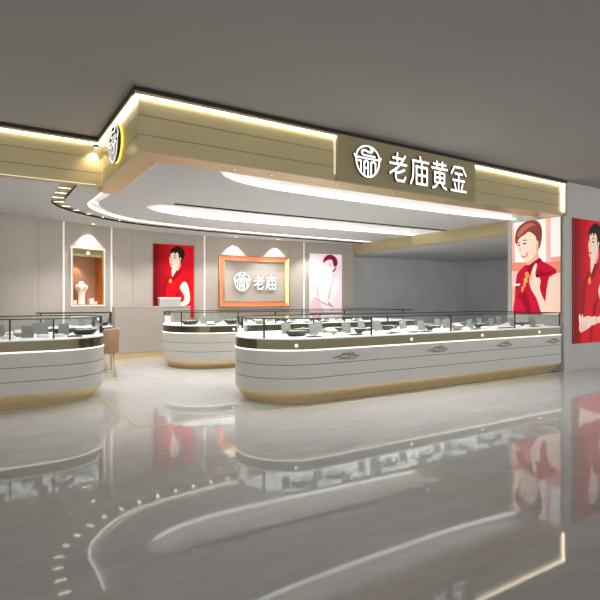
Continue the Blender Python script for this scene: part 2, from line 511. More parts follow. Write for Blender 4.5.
# wall washers
def washer(x, y, tx, ty, label, power=20):
    t = thing('wall_washer', label, 'spotlight', (x, y, ZC), 'ceiling spotlights that wash the back wall')
    part('rim', MB().lathe([(0.05, 0), (0.05, -0.006), (0.036, -0.008), (0.034, 0.0)], (x, y, ZC), 18), M['white'], t)
    part('lens', MB().lathe([(0.032, -0.004), (0.032, -0.001)], (x, y, ZC), 18), M['spot'], t)
    spotlight(t, (x, y, ZC - 0.02), power, R(92), 0.3, (1, 0.95, 0.87), (x, y, 0.9), 0.012)
for (i, u), lb in (((3, 0.52), 'recessed ceiling spotlight above the orange jewellery niche'), ((6, 0.73), 'recessed ceiling spotlight above the emblem end of the orange-framed wall sign'), ((6, 1.80), 'recessed ceiling spotlight above the lettered end of the orange-framed wall sign')):
    a, d, n, L = seg_frame(i)
    washer(a.x + d.x * u + n.x * 0.17, a.y + d.y * u + n.y * 0.17, 0, 0, lb, 26)
# downlights in the fascia soffit
for j in range(13):
    x = 2.3 + j * 0.45
    t = thing('soffit_downlight', 'small round downlight under the front fascia, %s from its left corner' % ORDN[j], 'downlight', (x, 4.99, ZS), 'downlights under the front fascia')
    part('rim', MB().lathe([(0.03, 0), (0.03, -0.003), (0.02, -0.004), (0.018, 0.0)], (x, 4.99, ZS), 16), M['gold'], t)
    part('lens', MB().lathe([(0.013, -0.002), (0.013, -0.001)], (x, 4.99, ZS), 16), M['ledline'], t)
    if j % 2 and j < 11:
        spotlight(t, (x, 4.99, ZS - 0.02), 52, 2.0)

# ---------------------------------------------------------------- fascia
FA = thing('shop_fascia', 'long gold shopfront fascia of boards with warm light lines, stepping back at the left corner', 'fascia', (XF, YF, ZS))
def run_frame(p0, d, n):
    return lambda p: Vector((p0[0] + d[0] * p.x + n[0] * p.y, p0[1] + d[1] * p.x + n[1] * p.y, p.z))
OV = 0.05   # overhang of the top trim
runs = (('front', (XF, YF), (1, 0), (0, -1), XE - XF, -OV, 0), ('return', (XF, YL), (0, -1), (-1, 0), YL - YF, OV, OV), ('left', (-6.2, YL), (1, 0), (0, -1), XF + 6.2, 0, 0))
for nm, p0, d, n, L, e0, e1 in runs:
    X = run_frame(p0, d, n)
    if nm == 'return': L -= 0.0302
    mb = MB()
    zz = [2.655, 2.757, 2.94, 3.14]
    mit = 0.03 if nm == 'front' else 0.0
    for a, b in zip(zz, zz[1:]):
        mb.box((0, -0.03, a + 0.003), (L - mit * 0, 0, b - 0.003), 0, X)
    mb.box((0.002, -0.06, 2.63), (L - 0.002, -0.006, 3.14), 1, X)
    bp = part('board_panel', mb, [M['gold'], M['seam']], FA)
    part('bottom_trim', MB().box((0 if nm != 'return' else 0.0, -0.03, ZS - 0.002), (L, 0.012 if nm != 'return' else 0.004, 2.655), 0, X), M['gold'], FA)
    segs = [(e0 + 0.01, L + 0.03)] if nm != 'front' else [(e0 + 0.012, 3.498 - XF), (5.902 - XF, L - 0.04)]
    for a, b in segs:
        part('led_strip', MB().box((a, 0.012, 3.097), (b, OV - 0.012, 3.113), 0, X), M['ledwarm'], FA)
    for a, b in ([(e0, L + (OV + 0.03 if nm == 'return' else 0))] if nm != 'front' else [(e0, 3.499 - XF), (5.901 - XF, L)]):
        part('top_trim', MB().box((a, -0.03, 3.114), (b, OV, 3.138), 0, X), M['gold'], FA)
    part('shadow_reveal', MB().box((e0, -0.03, 3.1385), (L + (OV + 0.036 if nm == 'return' else 0), OV + 0.006, ZM), 0, X), M['dark'], FA)
# soffits
part('soffit', MB().box((XF + 0.031, YF + 0.031, ZS), (XE, YF + 0.30, ZC)), M['copper'], FA)
part('soffit', MB().box((XF + 0.031, YF + 0.302, ZS), (XF + 0.27, 7.0, ZC)), M['copper'], FA)
part('soffit', MB().box((-6.2, YL + 0.031, ZS), (XF + 0.029, YL + 0.10, ZC)), M['copper'], FA)
part('edge_bead', MB().box((XF + 0.271, YF + 0.30, ZS + 0.01), (XF + 0.285, 7.0, ZC)), M['whitetrim'], FA)
part('low_led_strip', MB().box((-6.2, YL - 0.02, 2.602), (XF - 0.06, YL - 0.0125, 2.609)), M['ledwarmlow'], FA)
part('end_led_strip', MB().box((XE - 0.07, YF - 0.03, 2.66), (XE - 0.045, YF - 0.006, 3.09)), M['ledwarm'], FA)
part('end_trim', MB().box((XE - 0.04, YF - 0.045, ZS), (XE - 0.002, YF - 0.001, 3.113)), M['goldpl'], FA)

# signboard
SB = thing('sign_board', 'raised plain gold signboard on the front fascia behind the white lit lettering', 'sign', (4.7, YF, ZS))
part('panel', MB().box((3.5, YF - 0.062, ZS - 0.01), (5.9, YF - 0.013, 3.1375)), M['goldpl'], SB)
part('side_glow', MB().box((3.486, YF - 0.022, 2.67), (3.499, YF - 0.002, 3.09)), M['ledwarmlow'], SB)

LAO = [[(.2, .82), (.72, .82)], [(.45, 1), (.45, .62)], [(.02, .62), (.98, .62)], [(.90, .93), (.72, .72), (.45, .48), (.03, .27)], [(.86, .44), (.60, .34), (.38, .30)], [(.36, .46), (.36, .14), (.44, .04), (.84, .04), (.92, .18)]]
MIAO = [[(.52, 1.02), (.56, .88)], [(.12, .86), (1, .86)], [(.14, .86), (.14, .42), (.10, .2), (.0, .02)], [(.32, .66), (.92, .66), (.92, .04), (.32, .04), (.32, .66)], [(.62, .78), (.62, .04)], [(.32, .36), (.92, .36)]]
HUANG = [[(.12, .9), (.88, .9)], [(.33, 1), (.33, .74)], [(.67, 1), (.67, .74)], [(.02, .74), (.98, .74)], [(.2, .58), (.8, .58), (.8, .22), (.2, .22), (.2, .58)], [(.5, .74), (.5, .22)], [(.2, .4), (.8, .4)], [(.35, .16), (.26, .06), (.08, .0)], [(.65, .16), (.74, .06), (.92, .0)]]
JIN = [[(.03, .66), (.22, .93), (.76, .93), (.97, .66)], [(.27, .68), (.74, .68)], [(.13, .42), (.87, .42)], [(.5, .68), (.5, .03)], [(.24, .30), (.31, .12)], [(.76, .30), (.69, .12)], [(.02, .02), (.98, .02)]]
def arc(cx, cy, rx, ry, a0, a1, n=18):
    return [(cx + rx * math.cos(R(a0 + (a1 - a0) * k / n)), cy + ry * math.sin(R(a0 + (a1 - a0) * k / n))) for k in range(n + 1)]
EMB = [arc(0, .22, .84, .76, 0, 180), [(-.96, .34), (-.9, .2), (.9, .2), (.96, .34)], arc(0, .12, .84, 1.08, 180, 360),
       [(-.72, .0), (-.5, .0), (-.5, -.66)],
       [(-.26, -.88)] + arc(-.12, -.08, .14, .12, 180, 0, 8) + [(.02, -.92)], [(-.26, -.42), (-.12, -.42)],
       [(.24, -.9)] + arc(.40, -.08, .16, .12, 180, 0, 8) + [(.56, -.68)],
       spline([(.52, .36), (.1, .38), (-.34, .40), (-.44, .56), (-.26, .70), (.0, .64), (.2, .62), (.34, .72), (.2, .84)], 4, False)]
def frame_XZ(x0, z0, sx, sz, y):      # facing -Y
    return lambda p: Vector((x0 + sx * p.x, y - p.z, z0 + sz * p.y))
def letters(items, parent, mats):
    for nm, strokes, X, wd, t0, t1 in items:
        mb = MB()
        for s in strokes: stroke(mb, s, wd, X, t0, t1)
        part(nm, mb, mats, parent, weld=False)
SG = thing('illuminated_sign', 'white lit sign on the gold signboard, round emblem and four Chinese characters', 'sign', (4.78, YF - 0.063, 2.87))
yS = YF - 0.0625
letters([('emblem', EMB, frame_XZ(3.925, 2.862, 0.212, 0.19, yS), 0.115, 0.0, 0.03)] +
        [('character', s, frame_XZ(x0, 2.685, x1 - x0, 0.352, yS), 0.09, 0.0, 0.03) for s, x0, x1 in ((LAO, 4.27, 4.56), (MIAO, 4.63, 4.945), (HUANG, 5.005, 5.305), (JIN, 5.37, 5.68))], SG, [M['letter'], M['letterside']])
# emblem on the return
RS = thing('emblem_sign', 'round white emblem with yellow halo on the side return of the gold fascia', 'sign', (XF, 5.66, 2.865))
xr = XF - 0.004
Xr = lambda p: Vector((xr - p.z, 5.66 - 0.25 * p.x, 2.868 + 0.20 * p.y))
letters([('emblem', EMB, Xr, 0.12, 0.035, 0.05)], RS, [M['letterdim'], M['letterside']])
mb = MB()
mb.prism([(0.9 * math.cos(2 * PI * k / 40), 0.02 + 0.95 * math.sin(2 * PI * k / 40)) for k in range(40)], 0.02, 0.034, 0, 1, Xr)
part('backing_disc', mb, [M['dark'], M['dark']], RS)
mb = MB()
mb.prism([(0.95 * math.cos(2 * PI * k / 40), 0.02 + 1.0 * math.sin(2 * PI * k / 40)) for k in range(40)], 0.002, 0.014, 0, 0, Xr)
part('halo_light', mb, [M['haloyellow']], RS)
def corner_spot():
    # small spotlight tucked in the inner corner of the fascia, grazing the boards
    t = thing('corner_spotlight', 'small warm spotlight in the inner corner at the top of the gold fascia', 'spotlight', (XF - 0.07, YL - 0.05, 3.05))
    part('housing', MB().lathe([(0.03, 0.035), (0.03, 0.0), (0.024, 0.0), (0.02, 0.03)], (XF - 0.07, YL - 0.05, 3.05), 14), M['dark'], t)
    part('lens', MB().lathe([(0.02, 0.001), (0.02, 0.006)], (XF - 0.07, YL - 0.05, 3.046), 14), M['spot'], t)
    spotlight(t, (XF - 0.07, YL - 0.05, 3.035), 11, R(100), 1.0, (1, 0.82, 0.58), (XF - 0.16, YL - 0.03, 2.6), 0.01)
corner_spot()

# ---------------------------------------------------------------- posters
def mat_print(name, col, emit):
    return mat('print_' + name, col, 0.6, emit=emit, spec=0.1)
def ramp_print(name, ca, cb, emit, axis):
    m = mat('print_' + name, ca, 0.6, emit=emit, spec=0.1)
    nt = m.node_tree; b = nt.nodes['Principled BSDF']
    tc = nt.nodes.new('ShaderNodeTexCoord'); sp = nt.nodes.new('ShaderNodeSeparateXYZ'); rp = nt.nodes.new('ShaderNodeValToRGB')
    nt.links.new(tc.outputs['Generated'], sp.inputs[0])
    nt.links.new(sp.outputs[axis], rp.inputs['Fac'])
    rp.color_ramp.elements[0].color = ca; rp.color_ramp.elements[1].color = cb
    rp.color_ramp.elements[0].position = 0.05; rp.color_ramp.elements[1].position = 0.45
    nt.links.new(rp.outputs['Color'], b.inputs['Base Color']); nt.links.new(rp.outputs['Color'], b.inputs['Emission Color'])
    return m
def poster(name, label, o, du, nrm, W, H, art, bg, emit, frame_m, cat='poster', thick=0.025):
    """o = bottom-left corner as seen; du = unit plan direction; nrm = unit plan normal towards the viewer"""
    o = Vector(o); du = Vector((du[0], du[1], 0)); nv = Vector((nrm[0], nrm[1], 0))
    P = lambda u, v, t: o + du * (u * W) + Vector((0, 0, v * H)) + nv * t
    t = thing(name, label, cat, o + du * (W / 2))
    b = MB()
    X = lambda p: P(p.x, p.y, p.z)
    b.prism([(0, 0), (1, 0), (1, 1), (0, 1)], 0, thick, 0, None, X)
    part('panel', b, frame_m, t)
    bgm = MB().quad([P(.008, .005, thick + .0006), P(.992, .005, thick + .0006), P(.992, .995, thick + .0006), P(.008, .995, thick + .0006)])
    part('print', bgm, bg, t)
    mb = MB(); mats = []; idx = {}
    for k, (key, pts, sm) in enumerate(art):
        if key not in idx: idx[key] = len(mats); mats.append(PM[key, emit] if (key, emit) in PM else PM.setdefault((key, emit), mat_print(key, PC[key], emit)))
        q = spline(pts, 5) if sm else pts
        q = [(min(.992, max(.008, u)), min(.995, max(.005, v))) for u, v in q]
        mb.quad([P(u, v, thick + .0012 + .0005 * k) for u, v in q], idx[key])
    part('printed_figure', mb, mats, t, weld=False)
    return t
PM = {}
PC = dict(skin=srgb(246, 214, 196), skinsh=srgb(226, 178, 156), hairbrown=srgb(134, 66, 56), hairlight=srgb(176, 104, 88), hairblack=srgb(38, 24, 22), hairred=srgb(126, 26, 50), lips=srgb(206, 50, 58), eye=srgb(60, 36, 34),
          dressmag=srgb(196, 22, 56), dressmagd=srgb(158, 10, 42), dressred=srgb(204, 14, 26), dressredd=srgb(150, 8, 18), gold=srgb(238, 170, 70), goldp=srgb(246, 150, 80), white=srgb(252, 250, 248), salmon=srgb(232, 140, 116), pink=srgb(244, 196, 184),
          palepink=srgb(240, 216, 224), blush=srgb(228, 186, 198), line=srgb(196, 150, 164), teeth=srgb(252, 250, 248), collar=srgb(176, 12, 40), paleskin=srgb(244, 226, 228), ringd=srgb(60, 40, 50))
def N1(l, x0, x1, yt0, yt1, yb0, yb1):
    out = []
    for x, y in l:
        u = (x - x0) / (x1 - x0); yt = yt0 + (yt1 - yt0) * u; yb = yb0 + (yb1 - yb0) * u
        out.append((u, (yb - y) / (yb - yt)))
    return out
a1 = lambda l: N1(l, 40, 328, 55, 15, 575, 565)
ART1 = [
    ('white', a1([(55, 52), (245, 26), (245, 272), (62, 278)]), 0), ('pink', a1([(245, 20), (268, 18), (268, 280), (245, 280)]), 0),
    ('white', a1([(272, 26), (330, 14), (330, 236), (272, 244)]), 0), ('salmon', a1([(40, 284), (330, 266), (330, 330), (40, 330)]), 0),
    ('pink', a1([(40, 330), (330, 330), (330, 420), (40, 420)]), 0),
    ('pink', a1([(150, 46), (158, 44), (158, 272), (150, 274)]), 0),
    ('skinsh', a1([(128, 250), (150, 225), (195, 190), (205, 235), (212, 262), (180, 300), (140, 300)]), 1),
    ('dressmag', a1([(128, 292), (160, 300), (212, 256), (232, 270), (285, 298), (306, 326), (270, 365), (252, 430), (248, 520), (258, 580), (66, 580), (62, 480), (66, 400), (76, 345), (100, 316)]), 1),
    ('dressmagd', a1([(128, 292), (150, 290), (208, 250), (214, 264), (180, 300), (150, 345), (138, 340), (138, 305)]), 1),
    ('dressmagd', a1([(206, 318), (240, 330), (290, 322), (240, 350), (204, 345)]), 1),
    ('dressmagd', a1([(80, 470), (120, 440), (150, 500), (160, 575), (140, 575), (110, 500)]), 1),
    ('skin', a1([(72, 178), (84, 132), (110, 108), (155, 104), (194, 140), (200, 186), (192, 222), (160, 262), (132, 274), (112, 266), (94, 236), (80, 210)]), 1),
    ('skinsh', a1([(196, 150), (208, 148), (212, 180), (202, 206), (192, 200)]), 1),
    ('hairbrown', a1([(62, 152), (72, 96), (108, 58), (158, 38), (204, 48), (224, 92), (222, 150), (210, 196), (203, 192), (206, 160), (194, 152), (186, 128), (150, 104), (122, 122), (104, 132), (86, 148), (72, 178)]), 1),
    ('hairlight', a1([(76, 130), (100, 84), (150, 56), (190, 66), (160, 74), (124, 98), (100, 124)]), 1),
    ('lips', a1([(102, 240), (118, 238), (142, 222), (136, 240), (118, 250)]), 1), ('teeth', a1([(108, 240), (120, 238), (136, 228), (124, 242)]), 1),
    ('eye', a1([(78, 180), (88, 176), (96, 180), (88, 185)]), 1), ('eye', a1([(112, 172), (122, 166), (134, 168), (124, 176)]), 1),
    ('hairbrown', a1([(76, 168), (90, 164), (96, 167), (86, 170)]), 1), ('hairbrown', a1([(110, 156), (126, 148), (142, 152), (126, 155)]), 1),
    ('skinsh', a1([(92, 186), (100, 200), (98, 214), (88, 214), (94, 204)]), 1),
    ('gold', a1([(196, 196), (204, 196), (206, 212), (198, 216), (192, 206)]), 1),
    ('skin', a1([(262, 372), (282, 346), (306, 336), (330, 352), (330, 570), (250, 572), (244, 500)]), 1),
    ('skin', a1([(150, 372), (172, 350), (200, 352), (218, 374), (214, 420), (236, 480), (290, 568), (232, 572), (196, 480), (164, 428)]), 1),
    ('skin', a1([(158, 365), (168, 322), (186, 284), (198, 288), (188, 330), (186, 362)]), 1),
    ('skinsh', a1([(150, 380), (156, 350), (166, 338), (172, 350), (166, 380)]), 1),
    ('ringd', a1([(190, 346), (204, 340), (206, 358), (194, 360)]), 1),
    ('goldp', a1([(128, 336), (144, 330), (152, 352), (140, 366), (128, 356)]), 1), ('gold', a1([(122, 366), (138, 364), (142, 386), (130, 394), (120, 384)]), 1), ('goldp', a1([(116, 394), (128, 392), (130, 412), (120, 418)]), 1), ('gold', a1([(106, 418), (118, 414), (116, 438), (108, 448)]), 1),
    ('white', a1([(58, 402), (96, 398), (96, 409), (58, 412)]), 0),
]
a2 = lambda l: N1(l, 82, 355, 95, 105, 590, 590)
ART2 = [
    ('skinsh', a2([(205, 262), (245, 240), (256, 205), (262, 240), (252, 262), (230, 300), (206, 318), (204, 296)]), 1),
    ('dressredd', a2([(112, 590), (136, 450), (150, 360), (178, 312), (204, 300), (240, 272), (300, 318), (316, 346), (280, 370), (262, 420), (284, 500), (292, 590)]), 1),
    ('dressred', a2([(140, 588), (160, 450), (176, 350), (196, 316), (220, 312), (246, 278), (298, 320), (306, 344), (272, 366), (256, 410), (272, 470), (278, 520), (284, 588)]), 1),
    ('dressredd', a2([(214, 316), (252, 268), (262, 280), (232, 322), (208, 342), (204, 330)]), 1),
    ('dressredd', a2([(226, 440), (250, 410), (246, 450), (220, 520), (214, 588), (200, 588), (206, 520)]), 1),
    ('skin', a2([(187, 178), (195, 158), (222, 148), (246, 158), (258, 188), (252, 226), (240, 252), (216, 262), (200, 250), (190, 228)]), 1),
    ('skin', a2([(206, 252), (236, 246), (226, 282), (206, 312), (203, 290)]), 1),
    ('skin', a2([(256, 188), (268, 184), (272, 202), (262, 220), (252, 216)]), 1),
    ('hairblack', a2([(186, 172), (190, 146), (208, 122), (240, 110), (270, 120), (290, 152), (286, 186), (272, 206), (263, 226), (260, 206), (266, 190), (258, 184), (254, 204), (250, 184), (248, 164), (236, 150), (224, 164), (216, 150), (204, 162), (198, 154), (189, 184)]), 1),
    ('lips', a2([(190, 229), (200, 226), (208, 230), (199, 236)]), 1),
    ('eye', a2([(188, 186), (194, 183), (199, 186), (194, 189)]), 1), ('eye', a2([(213, 186), (221, 182), (229, 186), (221, 190)]), 1),
    ('hairblack', a2([(187, 176), (194, 174), (199, 176), (194, 178)]), 1), ('hairblack', a2([(211, 175), (222, 170), (232, 174), (222, 175)]), 1),
    ('skinsh', a2([(202, 188), (206, 204), (202, 214), (196, 214), (200, 204)]), 1),
    ('gold', a2([(186, 334), (196, 328), (202, 342), (194, 356), (184, 348)]), 1),
    ('skin', a2([(258, 392), (266, 362), (288, 346), (308, 366), (324, 436), (320, 486), (292, 506), (262, 512), (240, 512), (236, 492), (262, 486), (284, 470), (284, 436)]), 1),
    ('skin', a2([(246, 488), (206, 488), (198, 518), (246, 514)]), 1),
    ('skin', a2([(208, 488), (180, 482), (150, 488), (128, 502), (118, 526), (128, 545), (150, 541), (178, 533), (208, 518)]), 1),
    ('skin', a2([(122, 516), (116, 488), (122, 472), (131, 484), (138, 510)]), 1),
    ('skin', a2([(134, 508), (134, 482), (141, 474), (148, 488), (150, 508)]), 1),
    ('skinsh', a2([(124, 518), (150, 508), (176, 504), (150, 512), (126, 522)]), 1),
    ('skinsh', a2([(124, 528), (150, 520), (178, 514), (152, 524), (127, 532)]), 1),
    ('skinsh', a2([(128, 537), (152, 531), (176, 525), (154, 535), (130, 541)]), 1),
    ('gold', a2([(236, 490), (242, 488), (244, 512), (238, 513)]), 0),
]
a3 = lambda l: N1(l, 78, 330, 68, 86, 560, 560)
ART3 = [
    ('paleskin', a3([(196, 160), (210, 132), (246, 132), (268, 170), (256, 214), (232, 240), (208, 232), (194, 200)]), 1),
    ('paleskin', a3([(206, 236), (246, 216), (262, 260), (300, 300), (296, 380), (260, 470), (270, 558), (110, 558), (120, 420), (150, 330), (190, 280)]), 1),
    ('blush', a3([(90, 470), (120, 430), (150, 470), (180, 520), (190, 558), (92, 558)]), 1),
    ('hairred', a3([(182, 150), (186, 116), (210, 90), (240, 84), (276, 104), (294, 140), (290, 172), (272, 186), (262, 172), (252, 132), (228, 124), (206, 132), (194, 142)]), 1),
    ('eye', a3([(252, 226), (268, 204), (284, 186), (280, 206), (264, 226)]), 1),
    ('line', a3([(196, 176), (206, 172), (212, 176), (204, 179)]), 1), ('line', a3([(226, 168), (236, 164), (244, 170), (234, 174)]), 1), ('blush', a3([(200, 212), (210, 208), (218, 212), (208, 218)]), 1),
    ('line', a3([(262, 250), (268, 252), (250, 320), (236, 400), (222, 450), (216, 446), (232, 380), (248, 310)]), 1),
    ('line', a3([(140, 440), (170, 470), (230, 500), (226, 508), (166, 480), (134, 446)]), 1), ('line', a3([(130, 330), (136, 330), (140, 400), (150, 430), (144, 430), (132, 400)]), 1),
    ('blush', a3([(186, 250), (230, 246), (226, 256), (190, 262)]), 1), ('line', a3([(220, 470), (250, 500), (262, 520), (240, 512), (216, 484)]), 1),
]
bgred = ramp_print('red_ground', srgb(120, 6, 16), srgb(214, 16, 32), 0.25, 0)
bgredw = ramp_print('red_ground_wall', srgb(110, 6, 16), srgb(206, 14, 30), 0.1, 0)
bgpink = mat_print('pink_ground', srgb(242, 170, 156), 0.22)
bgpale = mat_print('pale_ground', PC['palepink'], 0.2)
poster('lightbox_poster', 'glowing poster on the column beside the front counter, smiling person in sleeveless magenta dress', (XE - 0.004, 5.80, 0.94), (0, -1), (-1, 0), 0.93, 1.665, ART1, bgpink, 0.22, M['goldpl'])
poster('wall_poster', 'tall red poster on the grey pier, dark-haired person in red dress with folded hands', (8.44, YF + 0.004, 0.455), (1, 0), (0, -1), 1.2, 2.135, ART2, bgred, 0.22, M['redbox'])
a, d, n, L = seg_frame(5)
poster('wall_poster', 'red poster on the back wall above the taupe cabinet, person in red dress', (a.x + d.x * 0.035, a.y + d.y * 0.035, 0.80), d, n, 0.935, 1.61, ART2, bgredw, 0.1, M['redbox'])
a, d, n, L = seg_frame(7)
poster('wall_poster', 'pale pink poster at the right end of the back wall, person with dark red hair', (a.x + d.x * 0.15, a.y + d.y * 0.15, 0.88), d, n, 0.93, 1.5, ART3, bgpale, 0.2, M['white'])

# ---------------------------------------------------------------- framed wall sign
a, d, n, L = seg_frame(6)
FX = lambda p: Vector((a.x + d.x * p.x + n.x * p.z, a.y + d.y * p.x + n.y * p.z, p.y))     # u along wall, v up, t out
u0, u1, v0, v1, fw = 0.365, 2.165, 1.045, 2.235, 0.115
FS = thing('framed_wall_sign', 'wall sign panel in a glowing orange frame with a white round emblem and two characters', 'sign', FX(Vector(((u0 + u1) / 2, v0, 0))))
part('panel', MB().prism([(u0 + 0.02, v0 + 0.02), (u1 - 0.02, v0 + 0.02), (u1 - 0.02, v1 - 0.02), (u0 + 0.02, v1 - 0.02)], 0, 0.012, 0, None, FX), M['wall'], FS)
fm = MB()
o4 = [(u0, v0), (u1, v0), (u1, v1), (u0, v1)]; i4 = [(u0 + fw, v0 + fw), (u1 - fw, v0 + fw), (u1 - fw, v1 - fw), (u0 + fw, v1 - fw)]
for k in range(4):
    k2 = (k + 1) % 4
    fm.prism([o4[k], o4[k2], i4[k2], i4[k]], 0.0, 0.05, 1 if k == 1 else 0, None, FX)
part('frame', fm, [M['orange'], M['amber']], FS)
rim = MB()
for q in (o4, i4):
    for k in range(4):
        p, r2 = q[k], q[(k + 1) % 4]
        rim.tube([FX(Vector((p[0], p[1], 0.05))), FX(Vector((r2[0], r2[1], 0.05)))], 0.012, 6)
part('frame_edge', rim, M['goldpl'], FS)
fx = lambda x0, z0, sx, sz: (lambda p: FX(Vector((x0 + sx * p.x, z0 + sz * p.y, 0.012 + p.z))))
letters([('emblem', EMB, fx(0.92, 1.63, 0.22, 0.22), 0.11, 0.02, 0.05), ('character', LAO, fx(1.215, 1.455, 0.265, 0.33), 0.10, 0.02, 0.05), ('character', MIAO, fx(1.53, 1.455, 0.275, 0.33), 0.10, 0.02, 0.05)], FS, [M['letterdim'], M['letterside']])

# ---------------------------------------------------------------- display niche
X3 = X_on(3)
NX = lambda x, y, z: X3(Vector((x, y, z)))
NI = thing('display_niche', 'lit orange jewellery niche with a white glowing frame in the back wall', 'niche', NX((NU0 + NU1) / 2, 0, NZ0))
dp = 0.26
ln = MB()
ln.box((NU0, 0.0, NZ0), (NU0 + 0.012, dp, NZ1), 0, X3).box((NU1 - 0.012, 0.0, NZ0), (NU1, dp, NZ1), 0, X3)
ln.box((NU0, 0.0, NZ0), (NU1, dp, NZ0 + 0.012), 0, X3).box((NU0, 0.0, NZ1 - 0.012), (NU1, dp, NZ1), 0, X3)
part('lining', ln, M['nicheorange'], NI)
part('back_panel', MB().box((NU0, dp, NZ0), (NU1, dp + 0.012, NZ1), 0, X3), M['nichegrey'], NI)
part('header', MB().box((NU0 + 0.012, 0.005, NZ1 - 0.155), (NU1 - 0.012, 0.04, NZ1 - 0.012), 0, X3), M['goldpl'], NI)
fr = MB()
for q in (((NU0 - 0.022, -0.02, NZ0 - 0.02), (NU0, 0.0, NZ1 + 0.02)), ((NU1, -0.02, NZ0 - 0.02), (NU1 + 0.022, 0.0, NZ1 + 0.02)), ((NU0, -0.02, NZ0 - 0.02), (NU1, 0.0, NZ0)), ((NU0, -0.02, NZ1), (NU1, 0.0, NZ1 + 0.02))):
    fr.box(q[0], q[1], 0, X3)
part('glowing_frame', fr, M['ledsoft'], NI)
fi = MB()
for q in (((NU0, -0.024, NZ0), (NU0 + 0.02, 0.01, NZ1)), ((NU1 - 0.02, -0.024, NZ0), (NU1, 0.01, NZ1)), ((NU0 + 0.02, -0.024, NZ0), (NU1 - 0.02, 0.01, NZ0 + 0.015)), ((NU0 + 0.02, -0.024, NZ1 - 0.015), (NU1 - 0.02, 0.01, NZ1))):
    fi.box(q[0], q[1], 0, X3)
part('inner_frame', fi, M['copper'], NI)
pc = NX(0.52, 0.0, NZ1 - 0.085)
disc = MB(); n3 = seg_frame(3)[2]; d3 = seg_frame(3)[1]
disc.loft([[pc + Vector((n3.x * t, n3.y * t, 0)) + Vector((d3.x, d3.y, 0)) * (0.032 * math.cos(2 * PI * k / 16)) + Vector((0, 0, 0.032 * math.sin(2 * PI * k / 16))) for k in range(16)] for t in (-0.005, 0.008)])
part('round_lamp', disc, M['ledline'], NI)
spotlight(NI, NX(0.40, 0.13, NZ1 - 0.17), 9, R(70), 0.5, (1, 0.93, 0.82), NX(0.42, 0.2, NZ0), 0.02)
# necklace bust and boxes
bc = NX(0.46, 0.13, NZ0 + 0.012)
bt = thing('necklace_bust', 'tall white necklace bust standing in the orange niche', 'display bust', bc)
mb = MB()
mb.lathe([(0.062, 0), (0.062, 0.012), (0.05, 0.02), (0.05, 0.2), (0.058, 0.25), (0.085, 0.30), (0.10, 0.335), (0.085, 0.37), (0.045, 0.395), (0.03, 0.43), (0.03, 0.45)], bc, 18, sx=1.25, sy=0.75)
b0 = part('bust', mb, M['ivory'], bt)
part('necklace', MB().tube([bc + Vector((0.075 * math.cos(x) * 0.9, -0.068 - 0.012 * math.sin(-x), 0.36 + 0.09 * math.sin(x))) for x in [PI + PI * k / 12 for k in range(13)]], 0.006, 6), M['gem'], b0)
for u, wz, hz, lb in ((0.29, 0.07, 0.085, 'small pale box standing left of the white bust in the niche'), (0.645, 0.085, 0.12, 'taller white box standing right of the white bust in the niche'), (0.735, 0.06, 0.06, 'smallest pale box at the right inside the orange niche')):
    t = thing('gift_box', lb, 'box', NX(u, 0.1, NZ0 + 0.012), 'boxes in the orange niche')
    part('carton', MB().box((u - wz / 2, 0.07, NZ0 + 0.012), (u + wz / 2, 0.07 + wz, NZ0 + 0.012 + hz * 0.78), 0, X3), M['ivory'], t)
    part('lid', MB().box((u - wz / 2 - 0.004, 0.066, NZ0 + 0.012 + hz * 0.78), (u + wz / 2 + 0.004, 0.074 + wz, NZ0 + 0.012 + hz), 0, X3), M['white'], t)

# ---------------------------------------------------------------- cabinet along the wall
def along(i, u, off):
    a, d, n, L = seg_frame(i)
    return (a.x + d.x * u + n.x * off, a.y + d.y * u + n.y * off)
def wall_strip(off0, off1, ua=0.0, ub=0.82):
    f = [along(4, ua, off1), along(5, 0.0, off1), along(5, ub, off1)]
    b = [along(4, ua, off0), along(5, 0.0, off0), along(5, ub, off0)]
    return f + list(reversed(b))
CB = thing('wall_cabinet', 'long low taupe cabinet against the back wall with a gold plinth', 'cabinet', (*along(5, 0, 0.1), 0))
part('body', MB().prism(wall_strip(0.03, 0.16), 0.13, 1.05), M['wall'], CB)
part('plinth', MB().prism(wall_strip(0.03, 0.15), 0.0, 0.13), M['brass'], CB)
part('worktop', MB().prism(wall_strip(0.026, 0.17), 1.05, 1.07), M['body'], CB)
bx = MB(); Xb = X_on(5)
CS = thing('storage_box', 'pale grey box lying on the wall cabinet in front of the red poster', 'box', Xb(Vector((0.32, -0.1, 1.07))))
part('carton', MB().box((0.13, -0.155, 1.07), (0.60, -0.045, 1.23), 0, Xb), M['body'], CS)
part('lid', MB().box((0.122, -0.16, 1.23), (0.608, -0.04, 1.258), 0, Xb), M['white'], CS)

